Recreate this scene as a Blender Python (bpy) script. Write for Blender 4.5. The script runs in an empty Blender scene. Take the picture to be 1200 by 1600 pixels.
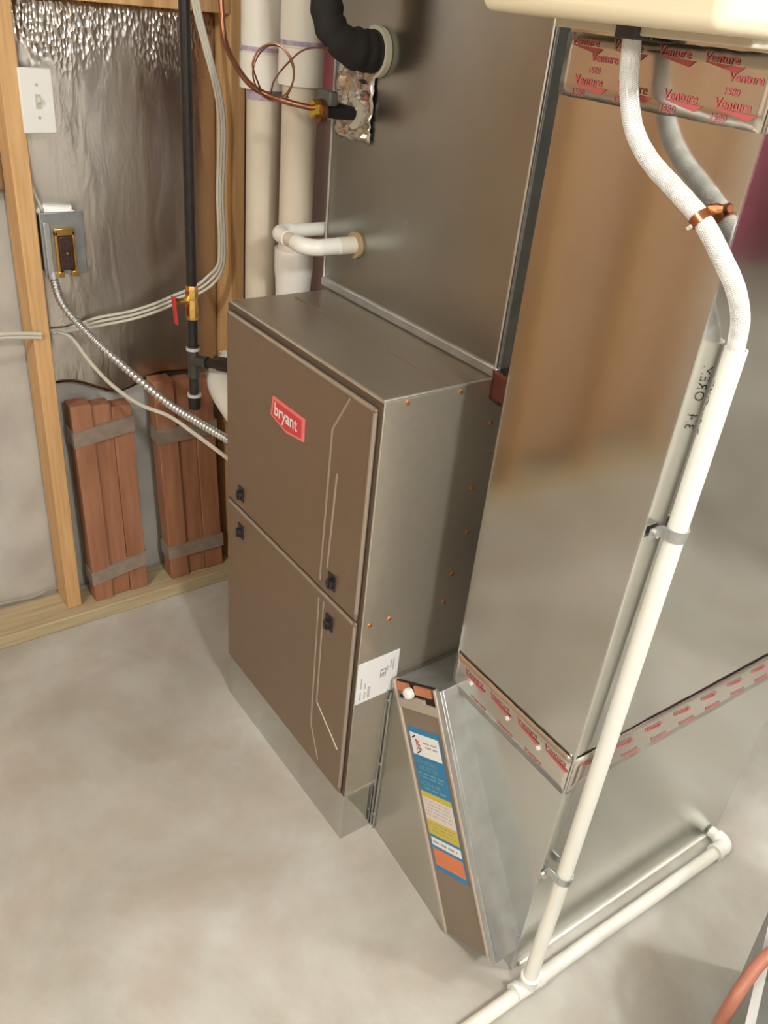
import bpy, math, random
from mathutils import Vector, Matrix
random.seed(7)
sc = bpy.context.scene
COL = sc.collection
# ---------------------------------------------------------------- camera
CAM = Vector((0.92220, -0.72227, 1.53575))
RIGHT = Vector((0.58070065, 0.80876881, 0.09316525))
DOWN = Vector((0.46787774, -0.23788868, -0.8511753))
LOOK = Vector((-0.66624108, 0.537868, -0.51654704))
cd = bpy.data.cameras.new('camera'); cam = bpy.data.objects.new('camera', cd); COL.objects.link(cam)
m = Matrix((RIGHT, -DOWN, -LOOK)).transposed().to_4x4(); m.translation = CAM
cam.matrix_world = m
cd.sensor_fit = 'VERTICAL'; cd.sensor_height = 24; cd.sensor_width = 18
cd.lens = 24 * 1305.78 / 1600; cd.clip_start = 0.02
sc.camera = cam
# ---------------------------------------------------------------- world and lamps
w = bpy.data.worlds.new('world'); sc.world = w; w.use_nodes = True
w.node_tree.nodes['Background'].inputs[0].default_value = (1.0, .93, .84, 1)
w.node_tree.nodes['Background'].inputs[1].default_value = 0.0
def lamp(name, loc, power, col, radius):
    l = bpy.data.lights.new(name, 'POINT'); l.energy = power; l.color = col; l.shadow_soft_size = radius
    o = bpy.data.objects.new(name, l); o.location = loc; COL.objects.link(o); return o
lamp('ceiling_or_fill_lamp', (1.75, -0.36, 2.18), 58, (.97, 1.0, 1.0), .09)  # the ceiling bulb itself
lamp('ceiling_or_fill_lamp', (0.55, -1.95, 2.15), 50, (.98, 1.0, .97), .10)  # unseen fill lamp, added to brighten furnace front and duct face
lamp('ceiling_or_fill_lamp', (1.6, 1.45, 2.15), 44, (.96, 1.0, 1.0), .10)  # unseen fill lamp, added to brighten the back and right of the room
vs = sc.view_settings
vs.view_transform = 'Standard'; vs.look = 'None'; vs.gamma = 1; vs.use_curve_mapping = False
vs.exposure = 0.6
# ---------------------------------------------------------------- materials
def newmat(name):
    mt = bpy.data.materials.new(name); mt.use_nodes = True
    nt = mt.node_tree; return mt, nt, nt.nodes['Principled BSDF']
def L(nt, a, b): nt.links.new(a, b)
def mat(name, col, rough=.5, metal=0., var=0., vscale=8., bump=0., bscale=40., stretch=(1,1,1), coat=0., spec=.5,
        rvar=0., trans=0., col2=None, detail=5., bdist=.002, ior=1.45):
    mt, nt, p = newmat(name)
    p.inputs['Base Color'].default_value = (*col, 1)
    p.inputs['Roughness'].default_value = rough; p.inputs['Metallic'].default_value = metal
    p.inputs['Specular IOR Level'].default_value = spec; p.inputs['Coat Weight'].default_value = coat
    p.inputs['Transmission Weight'].default_value = trans; p.inputs['IOR'].default_value = ior
    tc = nt.nodes.new('ShaderNodeTexCoord'); mp = nt.nodes.new('ShaderNodeMapping')
    mp.inputs['Scale'].default_value = stretch; L(nt, tc.outputs['Object'], mp.inputs[0])
    if var or col2 or rvar:
        n = nt.nodes.new('ShaderNodeTexNoise'); n.inputs['Scale'].default_value = vscale; n.inputs['Detail'].default_value = detail
        L(nt, mp.outputs[0], n.inputs[0])
        if var or col2:
            r = nt.nodes.new('ShaderNodeValToRGB'); c2 = col2 or tuple(min(1, c*(1+var)) for c in col)
            c1 = col if col2 else tuple(c*(1-var) for c in col)
            r.color_ramp.elements[0].position = .32; r.color_ramp.elements[1].position = .68
            r.color_ramp.elements[0].color = (*c1, 1); r.color_ramp.elements[1].color = (*c2, 1)
            L(nt, n.outputs['Fac'], r.inputs[0]); L(nt, r.outputs[0], p.inputs['Base Color'])
        if rvar:
            mr = nt.nodes.new('ShaderNodeMapRange'); mr.inputs[3].default_value = rough-rvar; mr.inputs[4].default_value = rough+rvar
            L(nt, n.outputs['Fac'], mr.inputs[0]); L(nt, mr.outputs[0], p.inputs['Roughness'])
    if bump:
        n2 = nt.nodes.new('ShaderNodeTexNoise'); n2.inputs['Scale'].default_value = bscale; n2.inputs['Detail'].default_value = 4
        L(nt, mp.outputs[0], n2.inputs[0])
        b = nt.nodes.new('ShaderNodeBump'); b.inputs['Strength'].default_value = bump; b.inputs['Distance'].default_value = bdist
        L(nt, n2.outputs['Fac'], b.inputs['Height']); L(nt, b.outputs[0], p.inputs['Normal'])
    return mt
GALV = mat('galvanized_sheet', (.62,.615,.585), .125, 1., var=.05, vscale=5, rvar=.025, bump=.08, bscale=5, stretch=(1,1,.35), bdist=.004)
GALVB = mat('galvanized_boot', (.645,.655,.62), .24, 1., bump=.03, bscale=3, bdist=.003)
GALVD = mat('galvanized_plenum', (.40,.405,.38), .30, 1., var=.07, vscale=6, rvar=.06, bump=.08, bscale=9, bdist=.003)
GALVR = mat('galvanized_rough', (.56,.58,.58), .38, .85, var=.08, vscale=30, rvar=.06, bump=.1, bscale=120)
STEEL = mat('bright_zinc', (.72,.73,.72), .25, 1., var=.06, vscale=30)
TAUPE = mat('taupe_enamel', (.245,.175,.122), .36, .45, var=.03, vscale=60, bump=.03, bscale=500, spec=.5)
TAUPES = mat('taupe_side_lit', (.48,.435,.36), .31, .62, var=.03, vscale=60, bump=.04, bscale=5, bdist=.003)  # same paint as the doors, made paler so the side looks lit
TAUPEL = mat('taupe_highlight', (.36,.30,.24), .35, .4)  # paler taupe, stands in for the highlight on ribs and rolled edges
BLACKP = mat('black_plastic', (.018,.018,.02), .3)
BLACKI = mat('black_pipe_iron', (.028,.025,.024), .33, .3, var=.2, vscale=60)
FOAM = mat('black_foam', (.016,.013,.012), .85, bump=.4, bscale=90)
WOOD = mat('pine_stud', (.56,.325,.14), .62, var=0, vscale=9, stretch=(14,14,.7), col2=(.70,.43,.20), bump=.12, bscale=30)
PLATEW = mat('treated_plate', (.42,.33,.19), .7, vscale=6, stretch=(14,.7,14), col2=(.55,.45,.29), bump=.12, bscale=30)
BOARD = mat('reddish_board', (.30,.125,.065), .6, vscale=6, stretch=(9,9,.8), col2=(.40,.19,.105), bump=.12, bscale=30)
CLEART = mat('grey_packing_tape', (.34,.27,.22), .28, .25, var=.12, vscale=40, bump=.2, bscale=60)
CONC = mat('foundation_concrete', (.40,.375,.34), .55, vscale=7, col2=(.55,.53,.49), bump=.25, bscale=50)
PVC = mat('pvc_white', (.80,.79,.73), .30, var=.02, vscale=10)
PVCV = mat('pvc_vent_cream', (.62,.55,.44), .36, var=.03, vscale=6)
PRIMER = mat('purple_primer', (.30,.22,.34), .4, col2=(.55,.48,.52), vscale=60)
WHITE = mat('white_plastic', (.80,.79,.76), .4)
CREAM = mat('cream_plastic', (.78,.69,.50), .42, var=.01)
COPPER = mat('copper', (.62,.26,.13), .25, 1., var=.15, vscale=40)
COPPERD = mat('aged_copper', (.24,.10,.055), .35, .8, var=.2, vscale=30)
BRASS = mat('brass', (.78,.50,.16), .25, 1., var=.1, vscale=50)
BRASSY = mat('yellow_brass_nut', (.95,.66,.10), .22, 1.)
RED = mat('red_handle', (.55,.03,.03), .35)
BADGE = mat('badge_red', (.62,.055,.06), .3, var=.03)
BADGEL = mat('badge_rim', (.82,.20,.18), .3)
ORANGE = mat('copper_screw', (.78,.30,.10), .3, .8)
BIN = mat('grey_bin', (.30,.30,.29), .5, var=.05)
SALMON = mat('salmon_hose', (.40,.155,.10), .45, var=.06)
TAN = mat('tan_gasket', (.42,.30,.17), .7, var=.1)
PUTTY = mat('putty', (.50,.46,.36), .7, var=.1)
PAPER = mat('white_label', (.84,.85,.86), .5)
INK = mat('black_ink', (.02,.02,.02), .5)
INKG = mat('grey_ink', (.30,.30,.32), .5)
REDINK = mat('red_ink', (.48,.11,.11), .4)
TAPE = mat('foil_tape', (.66,.62,.57), .22, 1., bump=.16, bscale=45, bdist=.002, var=.05)
BLUE = mat('label_blue', (.03,.22,.45), .4)
LGREEN = mat('label_green_text', (.20,.42,.42), .4)
YELLOW = mat('label_yellow', (.62,.50,.06), .4)
LORANGE = mat('label_orange', (.70,.22,.09), .4)
LPINK = mat('label_pale', (.72,.66,.62), .45)
PINK = mat('pink_insulation', (.40,.12,.15), .85, bump=.6, bscale=30, bdist=.01)
KRAFT = mat('kraft_facing', (.23,.15,.12), .6, bump=.5, bscale=14, bdist=.01)
CABLE = mat('cable_white', (.58,.55,.47), .45)
HOSE = mat('clear_vinyl_hose', (.62,.62,.61), .15, trans=.15, coat=.4)
BRAID = mat('hose_braid', (.92,.92,.90), .5)
DARKHOLE = mat('dark_slot', (.015,.012,.01), .8)
MAROON = mat('maroon_paint', (.22,.045,.075), .6)
# crinkled foil
FOIL, nt, p = newmat('foil_facing')
p.inputs['Metallic'].default_value = 1; p.inputs['Base Color'].default_value = (.56,.52,.48,1)
tc = nt.nodes.new('ShaderNodeTexCoord')
mpf = nt.nodes.new('ShaderNodeMapping'); mpf.inputs['Rotation'].default_value = (math.radians(-28), 0, 0); mpf.inputs['Scale'].default_value = (1, 1, .28)
L(nt, tc.outputs['Object'], mpf.inputs[0])
n1 = nt.nodes.new('ShaderNodeTexNoise'); n1.inputs['Scale'].default_value = 26; n1.inputs['Detail'].default_value = 5; n1.inputs['Distortion'].default_value = .8
L(nt, mpf.outputs[0], n1.inputs['Vector'])
n2 = nt.nodes.new('ShaderNodeTexVoronoi'); n2.inputs['Scale'].default_value = 120
mp2 = nt.nodes.new('ShaderNodeMapping'); mp2.inputs['Scale'].default_value = (1, 1, .55); L(nt, tc.outputs['Object'], mp2.inputs[0]); L(nt, mp2.outputs[0], n2.inputs['Vector'])
n3 = nt.nodes.new('ShaderNodeTexNoise'); n3.inputs['Scale'].default_value = 4; n3.inputs['Detail'].default_value = 5; n3.inputs['Distortion'].default_value = .6
L(nt, mpf.outputs[0], n3.inputs['Vector'])
n4 = nt.nodes.new('ShaderNodeTexNoise'); n4.inputs['Scale'].default_value = 14; n4.inputs['Detail'].default_value = 2; L(nt, tc.outputs['Object'], n4.inputs['Vector'])
b = nt.nodes.new('ShaderNodeBump'); b.inputs['Strength'].default_value = .30; b.inputs['Distance'].default_value = .006
L(nt, n1.outputs['Fac'], b.inputs['Height'])
sx_ = nt.nodes.new('ShaderNodeSeparateXYZ'); L(nt, tc.outputs['Object'], sx_.inputs[0])
za = nt.nodes.new('ShaderNodeMath'); za.operation = 'MULTIPLY_ADD'; za.inputs[1].default_value = .22; L(nt, n4.outputs['Fac'], za.inputs[0]); L(nt, sx_.outputs['Z'], za.inputs[2])
zr = nt.nodes.new('ShaderNodeMapRange'); zr.inputs[1].default_value = 1.47; zr.inputs[2].default_value = 1.58; zr.inputs[3].default_value = 0; zr.inputs[4].default_value = .85
L(nt, za.outputs[0], zr.inputs[0])
b2 = nt.nodes.new('ShaderNodeBump'); b2.inputs['Distance'].default_value = .005; L(nt, zr.outputs[0], b2.inputs['Strength'])
L(nt, n2.outputs['Distance'], b2.inputs['Height']); L(nt, b.outputs[0], b2.inputs['Normal']); L(nt, b2.outputs[0], p.inputs['Normal'])
mr = nt.nodes.new('ShaderNodeMapRange'); mr.inputs[1].default_value = .3; mr.inputs[2].default_value = .7; mr.inputs[3].default_value = .20; mr.inputs[4].default_value = .46
L(nt, n3.outputs['Fac'], mr.inputs[0]); L(nt, mr.outputs[0], p.inputs['Roughness'])
# concrete floor
FLOOR, nt, p = newmat('concrete_floor')
tc = nt.nodes.new('ShaderNodeTexCoord')
a = nt.nodes.new('ShaderNodeTexNoise'); a.inputs['Scale'].default_value = 2.6; a.inputs['Detail'].default_value = 9; a.inputs['Roughness'].default_value = .62; a.inputs['Distortion'].default_value = .4
c = nt.nodes.new('ShaderNodeTexNoise'); c.inputs['Scale'].default_value = 120; c.inputs['Detail'].default_value = 3
v = nt.nodes.new('ShaderNodeTexNoise'); v.inputs['Scale'].default_value = 7; v.inputs['Detail'].default_value = 4
for n in (a, c, v): L(nt, tc.outputs['Object'], n.inputs['Vector'])
r = nt.nodes.new('ShaderNodeValToRGB'); e = r.color_ramp.elements
e[0].position = .30; e[0].color = (.39,.385,.34,1); e[1].position = .70; e[1].color = (.60,.61,.585,1)
k = r.color_ramp.elements.new(.5); k.color = (.50,.495,.455,1)
L(nt, a.outputs['Fac'], r.inputs[0])
r2 = nt.nodes.new('ShaderNodeValToRGB'); r2.color_ramp.elements[0].position = .38; r2.color_ramp.elements[1].position = .62
r2.color_ramp.elements[0].color = (.91,.85,.82,1); r2.color_ramp.elements[1].color = (1,1,1,1); L(nt, v.outputs['Fac'], r2.inputs[0])
mx = nt.nodes.new('ShaderNodeMix'); mx.data_type = 'RGBA'; mx.blend_type = 'MULTIPLY'; mx.inputs[0].default_value = 1
L(nt, r.outputs[0], mx.inputs[6]); L(nt, r2.outputs[0], mx.inputs[7]); L(nt, mx.outputs[2], p.inputs['Base Color'])
p.inputs['Roughness'].default_value = .48
b = nt.nodes.new('ShaderNodeBump'); b.inputs['Strength'].default_value = .12; b.inputs['Distance'].default_value = .002
L(nt, c.outputs['Fac'], b.inputs['Height']); L(nt, b.outputs[0], p.inputs['Normal'])

# ---------------------------------------------------------------- mesh helpers
class MB:
    def __init__(s): s.v = []; s.f = []; s.mi = []
    def add(s, vs_, fs, mi=0):
        o = len(s.v); s.v += [tuple(q) for q in vs_]; s.f += [tuple(i+o for i in f) for f in fs]; s.mi += [mi]*len(fs); return s
    def hexa(s, P8, mi=0):   # bottom 4 ccw, top 4 ccw
        return s.add(P8, [(3,2,1,0),(4,5,6,7),(0,1,5,4),(1,2,6,5),(2,3,7,6),(3,0,4,7)], mi)
    def box(s, x0, x1, y0, y1, z0, z1, mi=0):
        return s.hexa([(x0,y0,z0),(x1,y0,z0),(x1,y1,z0),(x0,y1,z0),(x0,y0,z1),(x1,y0,z1),(x1,y1,z1),(x0,y1,z1)], mi)
    def obox(s, o, ax, ay, az, mi=0):   # box from corner o and three edge vectors
        o, ax, ay, az = map(Vector, (o, ax, ay, az))
        return s.hexa([o, o+ax, o+ax+ay, o+ay, o+az, o+ax+az, o+ax+ay+az, o+ay+az], mi)
    def prism(s, A, B, mi=0):   # two matching polygons
        n = len(A)
        return s.add(list(A)+list(B), [tuple(range(n-1,-1,-1)), tuple(range(n,2*n))]+[(i,(i+1)%n,n+(i+1)%n,n+i) for i in range(n)], mi)
    def tube(s, path, r, n=16, caps=True, mi=0, hole=0.):
        P = [Vector(q) for q in path]; R = r if isinstance(r, (list, tuple)) else [r]*len(P)
        T = [(P[min(i+1,len(P)-1)]-P[max(i-1,0)]).normalized() for i in range(len(P))]
        up = Vector((0,0,1)) if abs(T[0].z) < .9 else Vector((1,0,0))
        u = (up - T[0]*up.dot(T[0])).normalized(); vs_ = []
        for i, q in enumerate(P):
            u = (u - T[i]*u.dot(T[i])).normalized(); w_ = T[i].cross(u)
            for k in range(n):
                a_ = 2*math.pi*k/n; vs_.append(q + (u*math.cos(a_)+w_*math.sin(a_))*R[i])
        fs = [(i*n+k, i*n+(k+1)%n, (i+1)*n+(k+1)%n, (i+1)*n+k) for i in range(len(P)-1) for k in range(n)]
        if caps: fs += [tuple(range(n-1,-1,-1)), tuple(range((len(P)-1)*n, len(P)*n))]
        return s.add(vs_, fs, mi)
    def disc(s, c, ax, r, h, n=20, mi=0):
        c, ax = Vector(c), Vector(ax).normalized(); return s.tube([c, c+ax*h], r, n, mi=mi)
    def ring(s, c, ax, r0, r1, h, n=28, mi=0):
        c, ax = Vector(c), Vector(ax).normalized(); up = Vector((0,0,1)) if abs(ax.z) < .9 else Vector((1,0,0))
        u = (up-ax*up.dot(ax)).normalized(); w_ = ax.cross(u); vs_ = []
        for (rr, hh) in ((r0,0),(r1,0),(r1,h),(r0,h)):
            for k in range(n):
                a_ = 2*math.pi*k/n; vs_.append(c+ax*hh+(u*math.cos(a_)+w_*math.sin(a_))*rr)
        return s.add(vs_, [(j*n+k, j*n+(k+1)%n, ((j+1)%4)*n+(k+1)%n, ((j+1)%4)*n+k) for j in range(4) for k in range(n)], mi)
    def build(s, name, mats, parent=None, bevel=0., seg=2, smooth=35, **tags):
        me = bpy.data.meshes.new(name); me.from_pydata(s.v, [], s.f)
        ms = mats if isinstance(mats, (list, tuple)) else [mats]
        for q in ms: me.materials.append(q)
        me.polygons.foreach_set('material_index', s.mi)
        me.polygons.foreach_set('use_smooth', [True]*len(s.f))
        import bmesh
        bm = bmesh.new(); bm.from_mesh(me); bmesh.ops.recalc_face_normals(bm, faces=bm.faces); bm.to_mesh(me); bm.free()
        me.set_sharp_from_angle(angle=math.radians(smooth)); me.update()
        o = bpy.data.objects.new(name, me); COL.objects.link(o)
        if parent: 
            o.parent = parent; o.matrix_parent_inverse = (MW[parent]).inverted()
        MW[o] = Matrix.Identity(4) 
        if bevel:
            b_ = o.modifiers.new('bevel', 'BEVEL'); b_.width = bevel; b_.segments = seg; b_.limit_method = 'ANGLE'; b_.angle_limit = math.radians(40)
        for k_, x in tags.items(): o[k_] = x
        return o
MW = {}
def thing(name, label, cat, loc, group=None):
    o = bpy.data.objects.new(name, None); COL.objects.link(o); o.location = loc; o.empty_display_size = .05
    o['label'] = label; o['category'] = cat
    if group: o['group'] = group
    MW[o] = Matrix.Translation(loc); return o
def glyphs(mb, s, size, org, xd, yd, mi=0, t=.0003, sx=1., bold=0.):
    cu = bpy.data.curves.new('glyphs', 'FONT'); cu.body = s; cu.size = size; cu.resolution_u = 3; cu.offset = bold
    ob = bpy.data.objects.new('glyphs', cu); COL.objects.link(ob)
    bpy.context.view_layer.update()
    me = ob.to_mesh(); xd, yd, org = Vector(xd), Vector(yd), Vector(org); nd = xd.cross(yd)
    mb.add([org+xd*q.co.x*sx+yd*q.co.y+nd*t for q in me.vertices], [tuple(f.vertices) for f in me.polygons], mi)
    ob.to_mesh_clear(); bpy.data.objects.remove(ob); bpy.data.curves.remove(cu)
def smooth_path(pts, n=8):   # Catmull-Rom
    P = [Vector(q) for q in pts]; P = [P[0]*2-P[1]]+P+[P[-1]*2-P[-2]]; out = []
    for i in range(1, len(P)-2):
        for k in range(n):
            t = k/n; a_, b_, c_, d_ = P[i-1:i+3]
            out.append(.5*((2*b_)+(c_-a_)*t+(2*a_-5*b_+4*c_-d_)*t*t+(3*b_-a_-3*c_+d_)*t**3))
    out.append(P[-2]); return out
X, Y, Z = Vector((1,0,0)), Vector((0,1,0)), Vector((0,0,1))
def arc(c, u, v_, r, a0, a1, n=10):
    return [Vector(c)+(Vector(u)*math.cos(a0+(a1-a0)*i/n)+Vector(v_)*math.sin(a0+(a1-a0)*i/n))*r for i in range(n+1)]

# ================================================================ SETTING
XB = -1.09; CEIL = 2.36; XR = 2.9; YF = -3.1; YB = 1.95
def struct(o): o['kind'] = 'structure'; return o
struct(MB().box(XB-.1, XR+.1, YF-.1, YB+.1, -.1, 0).build('floor', FLOOR))
struct(MB().box(XB-.1, XR+.1, YF-.1, YB+.1, CEIL, CEIL+.05).build('ceiling', mat('joist_tan', (.50,.42,.32), .8, var=.1)))  # ceiling in one mottled tan wood tone
wl = struct(MB().box(XB-.15, XB, YF-.1, YB+.1, 0, CEIL).build('wall_left', CONC))
wb = struct(MB().box(XB, XR, YB, YB+.15, 0, CEIL).build('wall_back', CONC))
struct(MB().box(XR, XR+.15, YF-.1, YB+.1, 0, CEIL).build('wall_right', mat('painted_block', (.58,.57,.54), .7, var=.06)))
struct(MB().box(XB, XR, YF-.15, YF, 0, CEIL).build('wall_front', mat('brown_wall', (.40,.29,.20), .7, var=.15, vscale=3)))
KRAFT2 = mat('brown_kraft', (.40,.25,.15), .6, bump=.5, bscale=14, bdist=.01)
# the framed partition in front of the foundation wall
SX0, SX1 = -1.079, -0.990
struct(MB().box(SX0, -.955, YF, YB, 0, .038).build('baseboard_left', PLATEW, bevel=.003))
stud_labels = {-.251: 'pale pine wall stud left of the white switch plate', .243: 'pine wall stud behind the black gas pipe, beside white vent pipes'}
ORD = ['first','second','third','fourth','fifth','sixth','seventh']
for i, y0 in enumerate((-2.72,-2.31,-1.90,-1.49,-1.08,-.67,-.251,.243,.69,1.10,1.51)):
    o = MB().box(SX0, SX1, y0, y0+.038, .038, CEIL-.038).build('wall_stud', WOOD, bevel=.003)
    o['label'] = stud_labels.get(y0, ORD[5-i]+' pine wall stud beyond the left edge of the picture' if y0 < 0 else ORD[i-8]+' pine wall stud hidden behind the ducts'); o['category'] = 'stud'; o['group'] = 'studs of the left wall' 
struct(MB().box(SX0, SX1, YF, YB, CEIL-.038, CEIL).build('trim_1', WOOD, bevel=.002))
o = MB().box(SX0, SX1, -.213, .243, 1.487, 1.525).build('blocking_board', WOOD, bevel=.002)
o['label'] = 'horizontal pine blocking between the two studs above the foil'; o['category'] = 'board'
# foil-faced batts
def foil(y0, y1, z0, z1, lab, matl=FOIL, ny=46, nz=90, name='foil_insulation', amp=.012):
    rnd = random.Random(int(abs(y0)*1000)); ph = [rnd.uniform(0, 6.28) for _ in range(12)]
    vs_, fs = [], []
    for j in range(nz+1):
        for i in range(ny+1):
            u, v_ = i/ny, j/nz
            y, z = y0+(y1-y0)*u, z0+(z1-z0)*v_
            zz = z + (.02*math.sin(5*u+ph[0])+.012*math.sin(13*u+ph[1]))*(1-v_)
            pil = (max(0, math.sin(math.pi*u))**.5)*(.35+.65*min(1, v_*7))
            wr = math.sin(9*z+21*y+ph[2])*.4+math.sin(31*y-14*z+ph[3])*.25+math.sin(23*z+ph[4]+4*math.sin(9*y))*.2+math.sin(61*y+37*z+ph[5])*.1
            top = max(0, (v_-.62)/.38)
            fine = (math.sin(140*y+60*z+ph[6])*math.sin(95*z-40*y+ph[7])*.16)*top
            vs_.append((XB+.018+.030*pil+amp*.22*wr+amp*.5*fine, y, zz))
    for j in range(nz):
        for i in range(ny):
            a_ = j*(ny+1)+i; fs.append((a_, a_+1, a_+ny+2, a_+ny+1))
    mb = MB(); mb.add(vs_, fs)
    # turned-in border to the wall, so that it has depth
    o = mb.build(name, matl, smooth=180); s_ = o.modifiers.new('thick', 'SOLIDIFY'); s_.thickness = .004; s_.offset = -1
    o['label'] = lab; o['category'] = 'insulation'; return o
foil(-.212, .242, .655, 1.486, 'crinkled silver foil insulation in the bay with the switch plate and outlet')
foil(-.630, -.252, 1.13, 1.75, 'crinkled silver foil insulation left of the left stud')
foil(.282, .689, 1.28, 2.3, 'pink insulation behind the white vent pipes, near the black foam line', PINK, 16, 20, 'pink_insulation')
foil(.282, .689, .45, 1.275, 'dull brown faced insulation behind the white vent pipes', KRAFT, 16, 20, 'brown_insulation')
for q_, (y0, y1) in enumerate(((-1.04,-.671),(-1.45,-1.081),(-1.86,-1.491))):
    foil(y0, y1, .085, 2.28, ORD[q_]+' bay of brown faced insulation beyond the left edge of the picture', KRAFT2, 16, 30, 'brown_insulation')
foil(.729, 1.099, .45, 2.3, 'pink insulation hidden behind the sheet metal plenum', PINK, 12, 20, 'pink_insulation')
# bright film edge lying at the foot of the foundation wall
fr = MB(); pts = [(XB+.012+.003*math.sin(i*1.7), -1.0+i*.02, .052+.004*math.sin(i*.9)) for i in range(39)]
fr.tube(pts, .0035, 6); o = fr.build('plastic_film_edge', mat('shiny_film', (.8,.8,.78), .08, .9, bump=.8, bscale=200)); o['label'] = 'shiny crumpled plastic film edge on the plate left of the left stud'; o['category'] = 'plastic film'

# ================================================================ TAPED BOARD BUNDLES
def bundle(y0, y1, z1, x0, x1, lab, n, lean, tz):
    t = thing('board_bundle', lab, 'boards', ((x0+x1)/2, (y0+y1)/2, .038), 'taped board bundles')
    wd = (y1-y0)/n
    for i in range(n):
        a_, b_ = y0+i*wd+.0003, y0+(i+1)*wd-.0003
        h = z1 - .010*((i*7) % 3) 
        dx = .004*((i*5) % 3)
        P = [(x0,a_,.039),(x1-dx,a_,.039),(x1-dx,b_,.039),(x0,b_,.039)]
        T = [(q[0]-.02, q[1]+lean*.6, h) for q in P]
        MB().hexa(P+T).build('board', BOARD, t, bevel=.002)
    for zc, sl in tz:
        hw = .021; f = lambda z: (z-.039)/(z1-.039)
        mb = MB()
        def q(x, y, z): return (x-.02*f(z), y+lean*.6*f(z), z)
        za, zb = zc-hw, zc+hw; e = .0025
        P = [q(x0-e,y0-e,za),q(x1+e,y0-e,za),q(x1+e,y1+e,za+sl),q(x0-e,y1+e,za+sl)]
        T = [q(x0-e,y0-e,zb),q(x1+e,y0-e,zb),q(x1+e,y1+e,zb+sl),q(x0-e,y1+e,zb+sl)]
        mb.hexa(P+T); mb.build('tape_band', CLEART, t)
bundle(-.176, -.022, .625, -1.035, -.985, 'reddish board bundle with two grey tape bands, beside the left stud', 3, -.012, ((.115,.025),(.535,.02)))
bundle(.048, .215, .655, -1.035, -.985, 'reddish board bundle nearest the furnace, behind the flexible conduit', 3, -.03, ((.13,.0),(.50,.0)))

# ================================================================ SWITCH, OUTLET
t = thing('switch_plate', 'white toggle switch plate beside the left stud', 'switch', (-1.0,-.185,1.305))
MB().box(-1.05,-.992,-.212,-.158,1.26,1.352).build('box', GALVR, t)
MB().box(-.992,-.985,-.2185,-.1525,1.246,1.366).build('cover', WHITE, t, bevel=.003)
MB().box(-.985,-.983,-.1905,-.1805,1.293,1.319).build('slot', mat('ivory', (.55,.52,.42), .5), t)
MB().obox((-.984,-.189,1.300), (.010,0,.005), (0,.007,0), (-.002,0,.010)).build('toggle', mat('ivory_toggle', (.62,.60,.52), .4), t, bevel=.001)
for z in (1.276, 1.336): MB().disc((-.985,-.1855,z), X, .003, .0012, 10).build('screw', GALVR, t)
t = thing('outlet_box', 'galvanized outlet box with a brass-framed dark receptacle, beside the left stud', 'outlet', (-1.03,-.155,1.02))
MB().box(-1.072,-1.002,-.205,-.118,.958,1.082).build('box', GALVR, t, bevel=.003)
MB().box(-1.002,-.996,-.207,-.112,.953,1.088).build('cover', mat('grey_cover', (.36,.39,.40), .35, .7, var=.1, vscale=40), t, bevel=.002)
MB().box(-.996,-.988,-.202,-.188,.958,1.070).build('bracket', GALVR, t, bevel=.002)
mb = MB()
mb.box(-.996,-.984,-.181,-.175,.960,1.050); mb.box(-.996,-.984,-.144,-.138,.960,1.050)
mb.box(-.996,-.984,-.181,-.138,1.040,1.056); mb.box(-.996,-.983,-.183,-.168,.950,.963); mb.box(-.996,-.983,-.152,-.136,.950,.963)
mb.build('yoke', BRASS, t, bevel=.0015)
MB().box(-.996,-.981,-.175,-.144,.966,1.040).build('receptacle', mat('brown_receptacle', (.045,.025,.02), .25), t, bevel=.003)
for z in (.985, 1.022):
    f_ = MB().disc((-.981,-.1595,z), X, .0115, .002, 16).build('outlet_face', mat('brown_face', (.06,.035,.03), .2), t)
    MB().box(-.979,-.9785,-.165,-.163,z-.004,z+.004).box(-.979,-.9785,-.156,-.154,z-.004,z+.004).build('slot', DARKHOLE, t)
MB().disc((-.981,-.1595,1.0035), X, .003, .0025, 10).build('screw', BRASS, t)

# ================================================================ CABLES, CONDUIT
flex = smooth_path([(-1.0,-.191,.956),(-.98,-.179,.887),(-.93,-.13,.815),(-.85,-.081,.759),(-.75,-.037,.717),(-.66,-.004,.701),(-.57,.022,.694),(-.527,.028,.690)], 70)
t = thing('flexible_conduit', 'ribbed grey metal conduit running from the outlet box down to the furnace', 'conduit', (-1.0,-.191,.95))
R_ = [.0088+.0014*math.sin(i*2*math.pi/7) for i in range(len(flex))]
MB().tube(flex, R_, 10).build('ribbed_sleeve', mat('conduit_zinc', (.62,.64,.64), .32, .9), t, smooth=60)
MB().tube([flex[0]+Z*.006, flex[10]], .0125, 12).build('connector', GALVR, t)
MB().tube([flex[-26], flex[-1]], .0125, 12).build('connector', GALVR, t)
cb = smooth_path([(-1.04,-.185,.806),(-1.03,-.155,.791),(-.98,-.133,.747),(-.92,-.104,.705),(-.84,-.069,.682),(-.76,-.030,.678),(-.67,-.006,.666),(-.58,.004,.665),(-.524,.006,.668)], 10)
o = MB().tube(cb, .0048, 8).build('white_cable', CABLE); o['label'] = 'single white cable sagging below the ribbed conduit to the furnace'; o['category'] = 'cable'
base = [(-1.048,-.195,.805),(-1.043,-.149,.809),(-1.026,-.093,.825),(-1.008,-.018,.838),(-.99,.04,.857),(-.98,.09,.877),(-.965,.137,.898),(-.958,.171,.922),(-.965,.202,.953),(-.97,.209,1.015),(-.975,.207,1.118),(-.975,.213,1.258),(-.975,.203,1.338),(-.975,.180,1.413),(-.975,.155,1.50),(-.975,.142,1.60)]
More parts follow.
